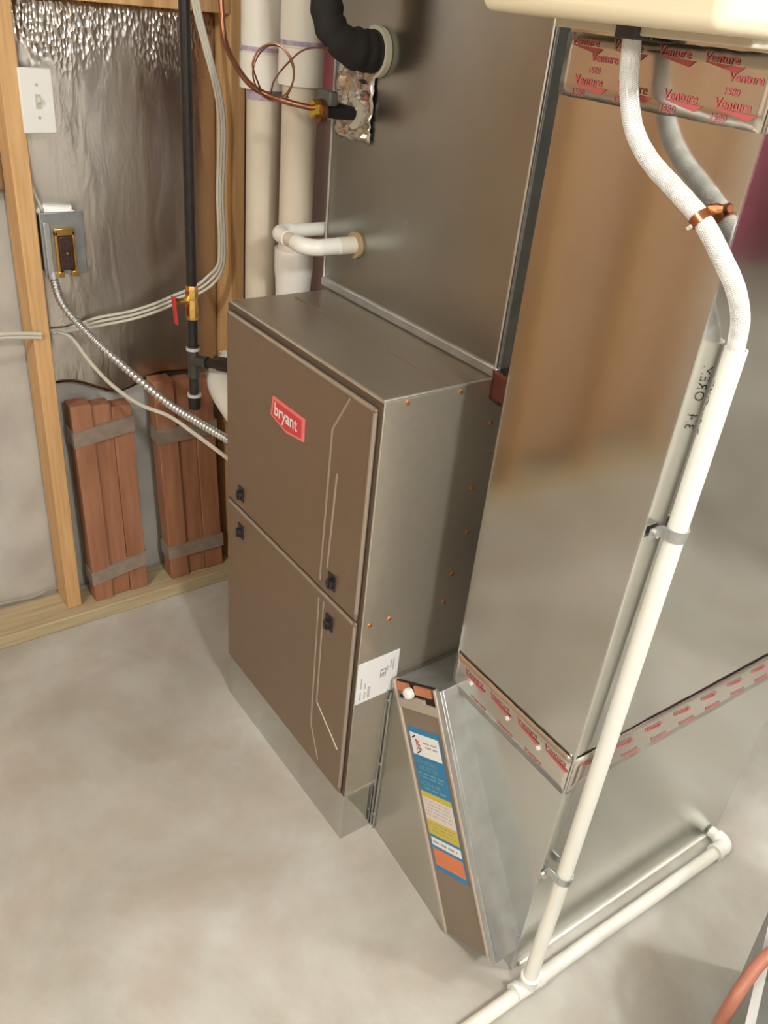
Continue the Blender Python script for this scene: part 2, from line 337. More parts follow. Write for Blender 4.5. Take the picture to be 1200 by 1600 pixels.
names_ = ['topmost of the three white cables crossing the foil to the gas valve', 'middle of the three white cables crossing the foil to the gas valve', 'lowest of the three white cables crossing the foil to the gas valve']
for k in range(3):
    pth = smooth_path([(q[0]+.002*k, q[1]+.006*(k-1)*(1 if i > 6 else .3), q[2]+.009*(1-k)*(1 if 1 < i < 8 else .4)) for i, q in enumerate(base)], 6)
    o = MB().tube(pth, .0037, 8).build('white_cable', CABLE); o['label'] = names_[k]; o['category'] = 'cable'; o['group'] = 'white cables on the foil'
pth = smooth_path([(-.962,-.62,.84),(-.965,-.5,.836),(-.972,-.397,.835),(-.981,-.322,.834),(-.984,-.262,.827),(-.984,-.235,.822)], 6)
for k in range(2):
    o = MB().tube([q+Vector((.002*k, 0, .009*k-.004)) for q in pth], .0046, 8).build('white_cable', CABLE)
    o['label'] = ('lower' if k == 0 else 'upper')+' white cable left of the left stud'; o['category'] = 'cable'; o['group'] = 'white cables left of the stud'
pth = smooth_path([(-1.03,-.212,1.16),(-1.01,-.205,1.12),(-1.005,-.197,1.095),(-1.02,-.192,1.078)], 6)
o = MB().tube(pth, .004, 8).build('white_cable', CABLE); o['label'] = 'short white cable entering the top of the outlet box'; o['category'] = 'cable'
pth = smooth_path([(-.975,.235,.16),(-.96,.225,.10),(-.93,.24,.055),(-.85,.25,.03)], 8)
o = MB().tube([Vector((-.975,.23,.5)), *pth], .005, 8).build('black_cable', BLACKP); o['label'] = 'thin dark cable hanging behind the furnace near the floor'; o['category'] = 'cable'

# ================================================================ GAS PIPE
GX, GY = -.72, .015
t = thing('gas_pipe', 'black iron gas pipe with a brass shutoff valve, left of the furnace', 'pipe', (GX, GY, .705))
MB().tube([(GX,GY,CEIL-.002),(GX,GY,.985)], .0107, 16).build('pipe', BLACKI, t)
MB().tube([(GX,GY,.925),(GX,GY,.845)], .0107, 16).build('pipe', BLACKI, t)
MB().tube([(GX,GY,.800),(GX,GY,.725)], .0107, 16).build('pipe', BLACKI, t)
mb = MB(); mb.tube([(GX,GY,.992),(GX,GY,.984),(GX,GY,.982),(GX,GY,.966),(GX,GY,.962),(GX,GY,.948),(GX,GY,.944),(GX,GY,.922),(GX,GY,.918)], [.012,.0145,.0145,.0145,.012,.0135,.0145,.0145,.012], 8)
vb = mb.build('valve_body', BRASS, t)
MB().tube([(GX,GY,.958),(GX,GY-.034,.958)], .0065, 12).tube([(GX,GY-.030,.958),(GX,GY-.040,.958)], .009, 6).build('stem', BRASS, vb)
MB().obox((GX-.009,GY-.044,.972), (.018,0,0), (0,.0035,0), (0,.006,-.062)).build('handle', RED, vb, bevel=.0015)
mb = MB(); mb.tube([(GX,GY,.858),(GX,GY,.850),(GX,GY,.849),(GX,GY,.793),(GX,GY,.785)], [.014,.014,.0125,.0125,.014], 16)
mb.tube([(GX,GY,.822),(GX+.035,GY+.018,.828)], .0135, 14); mb.build('tee', mat('tee_iron', (.07,.065,.062), .35, .4, var=.2), t)
MB().ring((GX,GY,.848), Z, .0108, .0155, .007).build('collar', mat('white_sealant', (.5,.48,.46), .5), t)
MB().tube([(GX+.03,GY+.016,.827),(-.56,.098,.842),(-.53,.11,.845)], .0107, 14).build('branch_pipe', BLACKI, t)
MB().tube([(GX+.06,GY+.033,.8325),(GX+.095,GY+.05,.8375)], .017, 8).build('union', BLACKI, t)
MB().tube([(GX,GY,.742),(GX,GY,.722),(GX,GY,.708),(GX,GY,.705)], [.0145,.0145,.0135,.009], 14).build('drip_cap', BLACKI, t)
MB().ring((GX,GY,.738), Z, .0108, .0158, .006).build('collar', mat('white_sealant2', (.5,.48,.46), .5), t)

# ================================================================ VENT PIPES
v1 = Vector((-.74,.192,0)); r1 = .0355
t = thing('vent_pipe', 'left white plastic vent pipe with an elbow beside the furnace', 'pipe', (-.74,.192,.70), 'white vent pipes')
MB().tube([v1+Z*1.40, v1+Z*.88], r1, 28).build('pipe', PVCV, t)
el = smooth_path([(-.74,.192,.90),(-.74,.186,.845),(-.742,.155,.800),(-.744,.118,.780),(-.728,.092,.765),(-.690,.085,.745),(-.62,.085,.722),(-.525,.085,.710)], 5)
MB().tube(el, .0385, 24).build('elbow', PVC, t)
MB().ring((-.7435,.122,.782), (-.05,-.93,-.3), .038, .044, .012).build('socket_rim', PVC, t)
MB().tube([v1+Z*1.350, v1+Z*1.368], .0362, 28).build('primer_ring', PRIMER, t)
MB().tube([v1+Z*1.368, v1+Z*1.370, v1+Z*1.432, v1+Z*1.434, v1+Z*1.445, v1+Z*1.60, v1+Z*1.66], [.042,.0500,.0500,.0475,.048,.048,.037], 28).build('bell_fitting', mat('pvc_fitting', (.76,.73,.66), .18, coat=.3), t)
MB().ring(v1+Z*1.436, Z, .047, .0486, .008).build('primer_ring', PRIMER, t)
MB().tube([v1+Z*1.62, v1+Z*(CEIL-.002)], r1, 28).build('pipe', PVCV, t)
v2 = Vector((-.622,.205,0)); r2 = .0345
t = thing('vent_pipe', 'right white plastic vent pipe, next to the sheet metal plenum', 'pipe', (-.622,.205,.86), 'white vent pipes')
MB().tube([v2+Z*1.40, v2+Z*1.06], r2, 28).build('pipe', PVCV, t)
MB().tube([v2+Z*1.082, v2+Z*1.081, v2+Z*1.040, v2+Z*1.02, v2+Z*.99, v2+Z*.86], [.036,.0415,.0415,.039,.037,.037], 28).build('coupling', mat('pvc_coupling', (.78,.75,.70), .2, coat=.3), t)
MB().tube([v2+Z*1.388, v2+Z*1.390, v2+Z*1.452, v2+Z*1.454, v2+Z*1.60, v2+Z*1.66], [.038,.0435,.0435,.041,.041,.036], 28).build('bell_fitting', mat('pvc_fitting2', (.76,.73,.66), .2, coat=.3), t)
MB().ring(v2+Z*1.456, Z, .0405, .0422, .008).build('primer_ring', PRIMER, t)
MB().tube([v2+Z*1.62, v2+Z*(CEIL-.002)], r2, 28).build('pipe', PVCV, t)
# thin line of purple cleaner down the left pipe
# ================================================================ FURNACE
W, D, HB, HT = .518, .74, .134, 1.0225
t = F = thing('furnace', 'tall taupe steel furnace cabinet with a red name badge', 'furnace', (-W/2, D/2, 0))
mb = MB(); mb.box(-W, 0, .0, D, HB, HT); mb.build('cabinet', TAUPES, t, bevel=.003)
MB().box(-W+.006, -.006, .006, D-.01, HT, HT+.0015).build('top_panel', mat('taupe_top', (.31,.265,.21), .33, .6, var=.03, bump=.03, bscale=6), t)
MB().tube([(-W+.03,.132,HT+.002),(-.008,.132,HT+.0012)], .0014, 6).build('top_seam', TAUPE, t)
MB().box(-.004,.0012,-.0005,.44,HT-.002,HT+.003).build('top_edge', mat('pale_edge', (.50,.47,.41), .3, .6), t, bevel=.001)
MB().box(-W+.001,-.0005,-.0011,-.0001,HB+.001,HT-.003).build('front_recess_shade', mat('shadow_taupe', (.15,.11,.08), .45, .4), t)  # dark sheet, puts the recess shade around the doors into colour
# galvanized base pan
MB().box(-W+.001,-.001,.001,.083,0,HB).build('base_pan', GALV, t)
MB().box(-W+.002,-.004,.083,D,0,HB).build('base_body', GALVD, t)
MB().box(-.001,.0015,.001,.086,HB-.005,HB+.003).build('base_lip', STEEL, t)
def door(name, z0, z1, ribs, lx, lz):
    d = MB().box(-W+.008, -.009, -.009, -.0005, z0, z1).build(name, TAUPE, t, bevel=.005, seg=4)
    mb = MB()
    for r_ in ribs: mb.tube([Vector((a_, -.0088, b_)) for a_, b_ in r_], .0024, 8)
    mb.build('embossed_rib', TAUPEL, d)
    for x in lx:
        k = MB(); 
        k.box(x-.012, x+.012, -.0115, -.0088, lz-.017, lz+.017)
        lt = k.build('latch', BLACKP, d, bevel=.004, seg=3)
        # sub-parts end at this level, so the grip is joined to the latch body
        k2 = MB().tube([(x,-.0105,lz-.003),(x,-.018,lz-.003)], .0100, 16).box(x-.003,x+.003,-.0205,-.017,lz-.011,lz+.010)
        k2.build('latch_grip', BLACKP, d, bevel=.001)
    return d
ud = door('upper_door', .593, 1.008, [[(-.077,.999),(-.121,.926),(-.129,.611)], [(-.098,.852),(-.108,.650)]], (-.444,-.089), .631)
ldo = door('lower_door', .140, .588, [[(-.128,.570),(-.127,.240),(-.093,.165)], [(-.111,.572),(-.111,.315),(-.027,.254)]], (-.444,-.088), .537)
# rolled door edges, their highlight painted in paler taupe
MB().tube([(-.5,-.0065,1.005),(-.015,-.0065,1.005)], .0042, 10).build('rolled_edge', TAUPEL, ud)
MB().tube([(-.5,-.0070,.585),(-.016,-.0070,.585)], .0042, 10).build('rolled_edge', TAUPEL, ldo)
MB().tube([(-.0115,-.0065,1.001),(-.0115,-.0065,.61)], .0042, 10).build('rolled_edge', TAUPEL, ud)
MB().tube([(-.0115,-.0065,.581),(-.0115,-.0065,.160)], .0040, 10).build('rolled_edge', TAUPEL, ldo)
# badge: pennant shape with a point down in the middle
BP = [(-.319,.905),(-.208,.906),(-.207,.862),(-.268,.853),(-.325,.866)]
bo = MB().prism([(a_, -.0115, b_) for a_, b_ in BP], [(a_, -.0088, b_) for a_, b_ in BP]).build('badge', [BADGEL], ud)
cx, cz = -.266, .880
BI = [(cx+(a_-cx)*.88, cz+(b_-cz)*.80) for a_, b_ in BP]
mb = MB(); mb.prism([(a_, -.0122, b_) for a_, b_ in BI], [(a_, -.0110, b_) for a_, b_ in BI]).build('badge_field', BADGE, ud)
mb = MB(); glyphs(mb, 'bryant', .036, (-.310,-.0122,.873), X, Z, t=.0006, sx=.88, bold=.0006); mb.build('lettering', WHITE, ud)
# screws on the side
for (y, z) in [(.045,1.013),(.154,1.013),(.216,.816),(.224,.72),(.202,.633),(.192,.571),(.018,.582),(.062,.580),(.235,.942)]:
    MB().disc((0,y,z), X, .0042, .0022, 6).build('side_screw', ORANGE, t)
# sticker
st = MB().box(0, .0009, .0015, .0975, .393, .494).build('rating_sticker', PAPER, t)
mb = MB()
def sg(s, size, y, z): glyphs(mb, s, size, (.0009,y,z), Z, -Y, t=.0002)
for (y, z, h_, ln) in [(.012,.402,.0028,.020),(.012,.430,.0028,.028),(.022,.402,.0030,.018),(.022,.427,.0030,.014),(.079,.455,.0028,.022),(.085,.448,.0025,.030),(.072,.452,.002,.012)]:
    n = max(3, int(ln/.0035))
    for q in range(n): mb.box(.0009,.0011,y-h_/2,y+h_/2,z+q*ln/n,z+q*ln/n+ln/n*.62)
for q in range(9): mb.box(.0009,.0011,.0285,.0345,.401+q*.0032,.401+q*.0032+.0014+.0006*(q%2))
mb.box(.0009,.0012,.0555,.0570,.440,.459); mb.box(.0009,.0012,.0555,.0690,.440,.4415); mb.box(.0009,.0012,.0675,.0690,.440,.459); mb.box(.0009,.0012,.0555,.0690,.4565,.459)
mb.prism([(.0009,.0585,.443),(.0009,.0665,.446),(.0009,.0645,.451),(.0009,.0585,.447)],[(.0012,.0585,.443),(.0012,.0665,.446),(.0012,.0645,.451),(.0012,.0585,.447)])
mb.build('printed_marks', INKG, st, kind='stuff')

# ================================================================ SUPPLY PLENUM
PX, PY = -.540, .2286
t = thing('supply_plenum', 'tall grey sheet metal plenum standing on top of the furnace', 'duct', (-.27,.48,HT))
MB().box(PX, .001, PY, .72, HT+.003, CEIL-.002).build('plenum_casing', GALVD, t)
MB().box(PX-.002, .0055, PY-.0055, PY+.004, HT+.0016, HT+.022).build('base_flange', GALVR, t, bevel=.004)
MB().tube([(PX+.002,PY-.001,HT+.02),(PX+.002,PY-.001,CEIL-.01)], .0025, 8).build('corner_seam', GALVR, t)
MB().tube([(-.001,PY-.002,HT+.02),(-.001,PY-.002,CEIL-.01)], .0035, 8).build('corner_seam', STEEL, t)
MB().box(.001,.0045,PY+.002,PY+.06,HT+.02,CEIL-.01).build('corner_flange', GALVR, t)
# foil tape patch with crumples, around the refrigerant lines
def crumple(name, x0, x1, y, z0, z1, parent, mt, nx=14, nz=20, amp=.006):
    rnd = random.Random(5); vs_, fs = [], []
    for j in range(nz+1):
        for i in range(nx+1):
            e_ = 1 if 0 < i < nx and 0 < j < nz else .3
            vs_.append((x0+(x1-x0)*i/nx+(rnd.random()-.5)*.004, y-.003-abs(rnd.gauss(0, amp))*e_, z0+(z1-z0)*j/nz+(rnd.random()-.5)*.004))
    for j in range(nz):
        for i in range(nx):
            a_ = j*(nx+1)+i; fs.append((a_, a_+1, a_+nx+2, a_+nx+1))
    mb = MB(); mb.add(vs_, fs); o = mb.build(name, mt, parent, smooth=20); s_ = o.modifiers.new('t', 'SOLIDIFY'); s_.thickness = .0008; return o
tp = crumple('foil_tape_patch', -.525, -.405, PY, 1.318, 1.475, t, TAPE)
mb = MB(); glyphs(mb, 'Venture', .016, (-.445,PY-.013,1.452), -Z, X, t=.0006); glyphs(mb, 'Venture', .016, (-.512,PY-.013,1.345), X*.9+Z*.1, Z, t=.0006); glyphs(mb, 'Tape', .015, (-.418,PY-.013,1.41), -Z, X, t=.0006); mb.build('red_lettering', REDINK, tp, kind='stuff')
MB().tube([(-.405,PY-.001,1.466),(-.405,PY-.012,1.466)], .040, 24).build('putty_collar', PUTTY, t)
MB().tube([(-.449,PY-.003,1.364),(-.449,PY-.015,1.364)], .026, 20).build('putty_collar', PUTTY, t)
MB().ring((-.43,PY-.007,1.135), Y, .0150, .0245, .007).build('tan_gasket', TAN, t)
o = crumple('tape_corner', -.001, .05, PY-.004, HT-.035, HT+.018, t, mat('red_tape', (.24,.085,.075), .28, .8), 6, 8, .002)
# black suction line
t = thing('suction_line', 'thick black foam covered refrigerant line bending into the plenum', 'pipe', (-.43,.12,1.5))
pth = smooth_path([(-.455,.115,1.75),(-.435,.125,1.60),(-.427,.130,1.535),(-.418,.136,1.498),(-.405,.16,1.473),(-.403,.195,1.467),(-.405,.2155,1.466)], 8)
rr = [.0265+.0014*math.sin(i*1.1)+(.006 if i > 30 else 0)*min(1,(i-30)/6) for i in range(len(pth))]
MB().tube(pth, rr, 20).build('foam_sleeve', FOAM, t, smooth=70)
# liquid line
t = thing('liquid_line', 'thin curved copper line ending in a brass nut at the plenum', 'pipe', (-.45,.13,1.37))
pth = smooth_path([(-.640,.03,1.75),(-.612,.03,1.60),(-.604,.03,1.526),(-.590,.03,1.46),(-.555,.032,1.425),(-.52,.042,1.398),(-.490,.06,1.385),(-.470,.09,1.377),(-.458,.12,1.372),(-.4535,.132,1.3705)], 8)
MB().tube(pth, .0050, 12).build('copper_tube', COPPERD, t)
MB().tube([(-.453,.128,1.370),(-.452,.146,1.3695)], .0150, 6).build('flare_nut', BRASSY, t, smooth=20)
MB().tube([(-.453,.140,1.3665),(-.452,.152,1.3665)], .0195, 14).build('valve_ring', COPPERD, t)
MB().box(-.474,-.430,.150,.168,1.376,1.400).build('valve_body', mat('grey_valve', (.12,.12,.11), .5, .3), t, bevel=.004)
MB().tube([(-.452,.15,1.3695),(-.4505,.18,1.367),(-.4495,.2135,1.364)], [.013,.0135,.011], 14).build('foam_sleeve', FOAM, t)
mb = MB()
cc = Vector((-.475,.062,1.424))
u_ = (RIGHT*.95+LOOK*.15).normalized(); w_ = Vector((0,0,1))
mb.tube(smooth_path([Vector((-.500,.055,1.388))]+[cc+u_*(.033+.002*math.sin(k*.9))*math.cos(math.pi+ -k*math.pi/8)+w_*(.040+.001*k*.2)*math.sin(math.pi-k*math.pi/8)+LOOK*.0006*k for k in range(0, 27)]+[Vector((-.470,.09,1.385))], 4), .0016, 6)
mb.tube(smooth_path([Vector((-.492,.068,1.386)), Vector((-.482,.07,1.41)), Vector((-.46,.085,1.44)), Vector((-.43,.10,1.462)),Vector((-.40,.14,1.468))], 8), .0016, 6)
mb.build('capillary_coil', COPPERD, t)

# ================================================================ CONDENSATE U PIPE
t = thing('condensate_stub', 'short white drain pipe looping out of the plenum side above the furnace', 'pipe', (-.43,.13,1.135))
MB().tube([(-.43,PY-.001,1.135),(-.43,.185,1.135)], .0165, 20).build('threaded_adapter', mat('pvc_adapter', (.70,.66,.55), .35), t)
MB().tube([(-.43,.187,1.135),(-.43,.146,1.135)], .0155, 20).build('coupling', PVC, t)
e1 = arc((-.46,.150,1.135), X, -Y, .030, 0, math.pi/2, 8)
MB().tube(e1+[Vector((-.475,.120,1.135))], .0155, 20).build('elbow', PVC, t)
MB().tube([(-.47,.120,1.135),(-.51,.120,1.135)], .0133, 18).build('pipe', PVCV, t)
e2 = [Vector((-.505,.120,1.135))]+arc((-.528,.150,1.135), -Y, -X, .030, 0, math.pi/2, 8)+[Vector((-.558,.16,1.135))]
MB().tube(e2, .0155, 20).build('elbow', PVC, t)
MB().tube([(-.5575,.158,1.135),(-.5575,.42,1.135)], .0133, 18).build('pipe', PVC, t)

# ================================================================ RETURN DUCT
yaw = -.0236; XL, YR, WD, DP, ZT = .1233, .1250, .2885, .6358, .535
cy_, sy_ = math.cos(yaw), math.sin(yaw)
def DD(u, v_, z): return Vector((XL+cy_*u-sy_*v_, YR+sy_*u+cy_*v_, z))
dX = Vector((cy_, sy_, 0)); dY = Vector((-sy_, cy_, 0))
t = RD = thing('return_duct', 'tall shiny sheet metal return duct standing right of the furnace', 'duct', DD(WD/2, DP/2, 0))
def dbox(u0, u1, v0, v1, z0, z1): return [DD(u0,v0,z0),DD(u1,v0,z0),DD(u1,v1,z0),DD(u0,v1,z0),DD(u0,v0,z1),DD(u1,v0,z1),DD(u1,v1,z1),DD(u0,v1,z1)]
MB().hexa(dbox(0, WD, 0, DP, ZT+.001, CEIL-.002)).build('duct_drop', GALV, t, bevel=.0012)
# filter cabinet, slanted: O top-left corner, ex across its thickness, ez down along it
O = Vector((.009, .084, .430)); ex = Vector((.868, 0, .496)); ez = Vector((.285, -.029, -.427)).normalized(); TH, LN, FD = .1505, .503, .54
def fc(a_, y, l_): return O + ex*a_ + ez*l_ + Y*y
# boot left front (triangular sheet between furnace base and filter cabinet)
A = [(0.002,.081,0),(.288,.0575,0),(.288,.0575,.006),(.007,.086,.428),(.002,.086,.428)]
MB().prism(A, [(q[0], .60, q[2]) for q in A]).build('boot_front', mat('boot_galvanized', (.56,.545,.49), .30, .95, var=.05, vscale=5, bump=.06, bscale=6), t)
mb = MB(); mb.box(.001,.0035,.0765,.080,0,.40); mb.box(.012,.0145,.0762,.079,0,.40); mb.build('boot_seam', GALVR, t)
for z in (.375, .196, .040): MB().disc((.008,.079,z), -Y, .0035, .002, 6).build('sheet_screw', STEEL, t)
q0 = fc(TH, 0, 0)
A = [(q0.x+.001, ZT), (XL+WD, ZT), (XL+WD, 0), (.300, 0), (q0.x-.004, q0.z-.01)]
def onD(x, z, v_): 
    u = (x-XL)/cy_; return DD(u, v_, z)
MB().prism([onD(x, z, .0015) for x, z in A], [onD(x, z, DP) for x, z in A]).build('duct_boot', GALVB, t)
MB().hexa(dbox(-.0005, WD+.0007, -.0006, DP, ZT-.005, ZT+.0015)).build('joint_cleat', GALVD, t)
MB().hexa(dbox(WD-.0005, WD+.0018, -.0012, .0025, 0, CEIL-.01)).build('corner_hem', STEEL, t)
MB().tube([DD(WD+.001,.02,.004), DD(WD+.001,DP-.01,.004)], .0042, 8).build('base_bead', PVC, t)
# tapes
def tape(face, u0, u1, z0, z1, rows, sz, name='foil_tape'):
    mb = MB(); n = 24; vs_, fs = [], []
    off = .0022
    def pt(a_, z, e): return DD(a_, -off-e, z) if face == 1 else DD(WD+off+e, a_, z)
    rnd = random.Random(int(z0*100)+face)
    for j in range(5):
        for i in range(n+1):
            vs_.append(pt(u0+(u1-u0)*i/n, z0+(z1-z0)*j/4+(rnd.random()-.5)*.0015, .0007*rnd.random()))
    for j in range(4):
        for i in range(n): a_ = j*(n+1)+i; fs.append((a_, a_+1, a_+n+2, a_+n+1))
    mb.add(vs_, fs); tp_ = mb.build(name, TAPE, RD, smooth=25)
    s_ = tp_.modifiers.new('t', 'SOLIDIFY'); s_.thickness = .0004
    mb = MB(); xd = dX if face == 1 else dY
    for (us, z, s, wedge, num) in rows:
        for u in us:
            o_ = pt(u, z, .0014)
            glyphs(mb, 'Venture', s, o_, xd*1.0, Z, t=0.0002, bold=.0002*s/.014)
            if num: glyphs(mb, '1580', s*.8, o_-xd*s*.2-Z*s*1.0, xd, Z, t=.0002)
            if wedge:
                e_ = .0014; nrm = (-dY if face == 1 else dX)*.0002
                o2 = o_+nrm
                mb.add([o2-Z*s*.10+xd*s*.2, o2-Z*s*.62*wedge+xd*s*3.3, o2-Z*s*.15+xd*s*3.9, o2-Z*s*.03+xd*s*.2], [(0,1,2,3)])
    mb.build('red_lettering', REDINK, tp_, kind='stuff')
    return tp_
tape(1, .002, WD-.001, .492, .572, [([.030,.098,.166,.232], .546, .0145, 1, 0), ([.055,.125,.195], .505, .012, 0, 0)], 1)
tape(2, .002, DP-.01, .492, .572, [([.02+.075*i for i in range(8)], .546, .013, 1, 0), ([.05+.075*i for i in range(7)], .508, .013, .7, 0)], 1)
tape(1, .001, WD-.001, 1.462, 1.530, [([.025,.092,.160,.226], 1.478, .0135, 1, 1), ([.045,.235], 1.503, .0125, 0, 1), ([.010,.075,.140,.20], 1.518, .0130, 1, 0)], 1)
tape(2, .001, DP-.01, 1.462, 1.530, [([.02+.07*i for i in range(8)], 1.49, .0135, 1, 1)], 1)
# screws in the joint
for u in (.051, .147, .222): MB().disc(DD(u, -.0035, .536), -dY, .0040, .0028, 8).build('sheet_screw', WHITE, t)
# red tape corner behind furnace edge

# ================================================================ FILTER CABINET
t = thing('filter_cabinet', 'slanted filter cabinet with a blue label between furnace and return duct', 'filter cabinet', (.2,.34,.0))
MB().prism([fc(0,.004,0), fc(TH,.004,0), fc(TH,.004,LN), fc(0,.004,LN)], [fc(0,.044,0), fc(TH,.044,0), fc(TH,.044+.029,LN), fc(0,.044+.029,LN)]).build('cabinet_collar', GALVR, t, bevel=.0012)
MB().obox(fc(.001,.044,.001), ex*(TH-.002), Y*FD, Vector((ez.x,0,ez.z))*(LN*.90)).build('cabinet_body', GALVR, t)
bd = MB().obox(fc(.008,.0,.052), ex*(TH-.030), Y*.008, ez*(LN-.054)).build('door_panel', mat('taupe_filter_door', (.26,.205,.155), .45, .2, var=.02), t)
mb = MB(); mb.obox(fc(.0,-.004,0), ex*.008, Y*.014, ez*LN); mb.obox(fc(TH-.022,-.004,0), ex*.007, Y*.014, ez*LN)
mb.build('side_rail', mat('beige_rail', (.50,.43,.37), .4, .2), t, bevel=.0015)
MB().obox(fc(TH-.015,-.002,0), ex*.0148, Y*.01, ez*LN).build('cabinet_flange', GALVR, t, bevel=.001)
MB().obox(fc(.008,.001,.0), ex*(TH-.030), Y*.006, ez*.036).build('filter_slot', DARKHOLE, t)
MB().obox(fc(.010,-.003,.002), ex*.040, Y*.006, ez*.017).build('filter_frame', mat('orange_card', (.50,.19,.09), .6, var=.1), t)
MB().obox(fc(.068,-.003,.002), ex*.052, Y*.006, ez*.017).build('filter_frame', mat('orange_card2', (.50,.19,.09), .6, var=.1), t)
MB().obox(fc(.012,-.001,.021), ex*.038, Y*.003, ez*.006).build('slot_trim', mat('slot_tan', (.22,.18,.12), .6), t)
MB().obox(fc(.008,-.004,.034), ex*(TH-.030), Y*.010, ez*.018).obox(fc(.045,-.004,.026), ex*.048, Y*.008, ez*.010).build('door_lip', mat('beige_lip', (.46,.40,.34), .4, .2), t, bevel=.001)
c_ = fc(.058,-.004,.016); MB().tube([c_, c_-Y*.008, c_-Y*.013, c_-Y*.015], [.0105,.0115,.009,.004], 20).build('knob', WHITE, t)
# label on the door, in door coordinates a (across), l (down)
LB = MB().obox(fc(.016,-.0008,.088), ex*.098, Y*.0008, ez*.285).build('blue_label', BLUE, t)
def patch(a0, a1, l0, l1, m_, nm, e=.0012):
    return MB().obox(fc(a0,-e,l0), ex*(a1-a0), Y*.0005, ez*(l1-l0)).build(nm, m_, LB)
patch(.020,.110,.099,.142, PAPER, 'white_logo_field')
patch(.018,.112,.215,.226, YELLOW, 'yellow_band')
patch(.018,.112,.226,.270, LPINK, 'pale_text_field')
patch(.018,.112,.270,.300, YELLOW, 'yellow_band')
patch(.021,.111,.306,.322, PAPER, 'white_strip')
patch(.020,.111,.328,.362, LORANGE, 'orange_band')
mb = MB()
def dl(a_, l_, ln, h_, e=.0016, jit=0): 
    n = max(2, int(ln/.0045))
    for q in range(n):
        if (q*7+int(l_*1000)) % 5 == 0: continue
        mb.obox(fc(a_+q*ln/n,-e,l_), ex*(ln/n*.7), Y*.0003, ez*h_)
for l_ in (.112,.120): dl(.060, l_, .042, .0032)
for l_ in (.231,.238,.245,.252,.259): dl(.024, l_, .080, .0012)
for l_ in (.276,.283,.290): dl(.024, l_, .080, .0016)
dl(.026, .312, .075, .004)
mb.build('small_print', INKG, LB, kind='stuff')
mb = MB(); glyphs(mb, 'HIGH EFFICIENCY', .0118, fc(.026,-.0013,.158), ex, -ez, t=.0003, sx=.72); glyphs(mb, 'AIR FILTER', .0125, fc(.030,-.0013,.170), ex, -ez, t=.0003)
dl(.026, .176, .078, .003, .0014); dl(.026, .183, .078, .003, .0014)
glyphs(mb, 'FILTER & AIR', .0125, fc(.026,-.0013,.201), ex, -ez, t=.0003, sx=.85); dl(.030, .205, .076, .003, .0014)
mb.build('pale_lettering', LGREEN, LB)
# logo: red house-like angle between two black strokes
mb = MB()
mb.obox(fc(.026,-.0017,.108), ex*.012+ez*-.006, Y*.0003, ez*.003); mb.obox(fc(.034,-.0017,.137), ex*.012+ez*-.006, Y*.0003, ez*.003)
mb.build('logo_stroke', INK, LB)
mb = MB()
for k in range(3): mb.obox(fc(.034+.003*k,-.0017,.110+.007*k), ex*.011+ez*.003, Y*.0003, ez*.004)
mb.obox(fc(.036,-.0018,.110), ex*.002, Y*.0003, ez*.022)
mb.build('logo_mark', REDINK, LB)

# ================================================================ HUMIDIFIER
t = thing('humidifier', 'cream plastic humidifier mounted high on the return duct', 'humidifier', (.26,.06,1.54))
MB().box(.095,.415,.0,.112,1.541,1.93).build('housing', CREAM, t, bevel=.014, seg=4)
MB().box(.135,.395,.085,.1150,1.533,1.60).build('mounting_frame', mat('cream_frame', (.62,.56,.44), .4), t, bevel=.002)
MB().box(.231,.260,.078,.106,1.529,1.545).build('drain_outlet', mat('dark_grey_fitting', (.05,.05,.055), .5), t, bevel=.002)

# ================================================================ HOSE
HP = [(.243,.092,1.540),(.248,.092,1.515),(.256,.092,1.482),(.275,.092,1.445),(.305,.093,1.418),(.347,.0955,1.395),(.383,.0985,1.374),(.416,.1005,1.345),(.433,.119,1.313),(.4355,.143,1.279),(.431,.160,1.249),(.4292,.167,1.225),(.4295,.1665,1.19)]
hp = smooth_path(HP, 14)
t = thing('drain_hose', 'clear braided hose curving from the humidifier into the white pipe', 'hose', hp[0])
MB().tube(hp, .0100, 20).build('vinyl_tube', HOSE, t, smooth=60)
mb = MB(); NS = 12
Tn = [(hp[min(i+1,len(hp)-1)]-hp[max(i-1,0)]).normalized() for i in range(len(hp))]
u = Vector((0,1,0)); fr_ = []
for i, q in enumerate(hp): u = (u-Tn[i]*u.dot(Tn[i])).normalized(); fr_.append((q, u.copy(), Tn[i].cross(u)))
hl = sum((hp[i+1]-hp[i]).length for i in range(len(hp)-1))
for sgn in (1, -1):
    for s_ in range(NS):
        pts = []
        M_ = 260
        for k in range(M_+1):
            f_ = k/M_*(len(fr_)-1); i = min(int(f_), len(fr_)-2); g_ = f_-i
            q = fr_[i][0].lerp(fr_[i+1][0], g_); uu = fr_[i][1].lerp(fr_[i+1][1], g_); ww = fr_[i][2].lerp(fr_[i+1][2], g_)
            a_ = 2*math.pi*s_/NS + sgn*2*math.pi*(k/M_)*hl/.026
            pts.append(q+(uu*math.cos(a_)+ww*math.sin(a_))*.0101)
        mb.tube(pts,   .00036, 3, caps=False)
mb.build('woven_braid', BRAID, t, kind='stuff', smooth=60)
t = thing('copper_clamp', 'small copper clamp tied around the clear hose at the duct corner', 'clamp', (.388,.076,1.378))
i_ = 6*14; c_ = hp[i_]; tn = Tn[i_]
MB().ring(c_-tn*.005, tn, .0102, .0118, .010).build('band', COPPER, t)
sd = (fr_[i_][2]).normalized()
sd = (RIGHT*.75+Z*.65); sd = (sd-tn*sd.dot(tn)).normalized()
MB().tube([c_+sd*.0115-tn*.006, c_+sd*.018, c_+sd*.0225+tn*.004], [.0035,.0055,.0040], 8).build('screw_housing', COPPER, t, smooth=20)
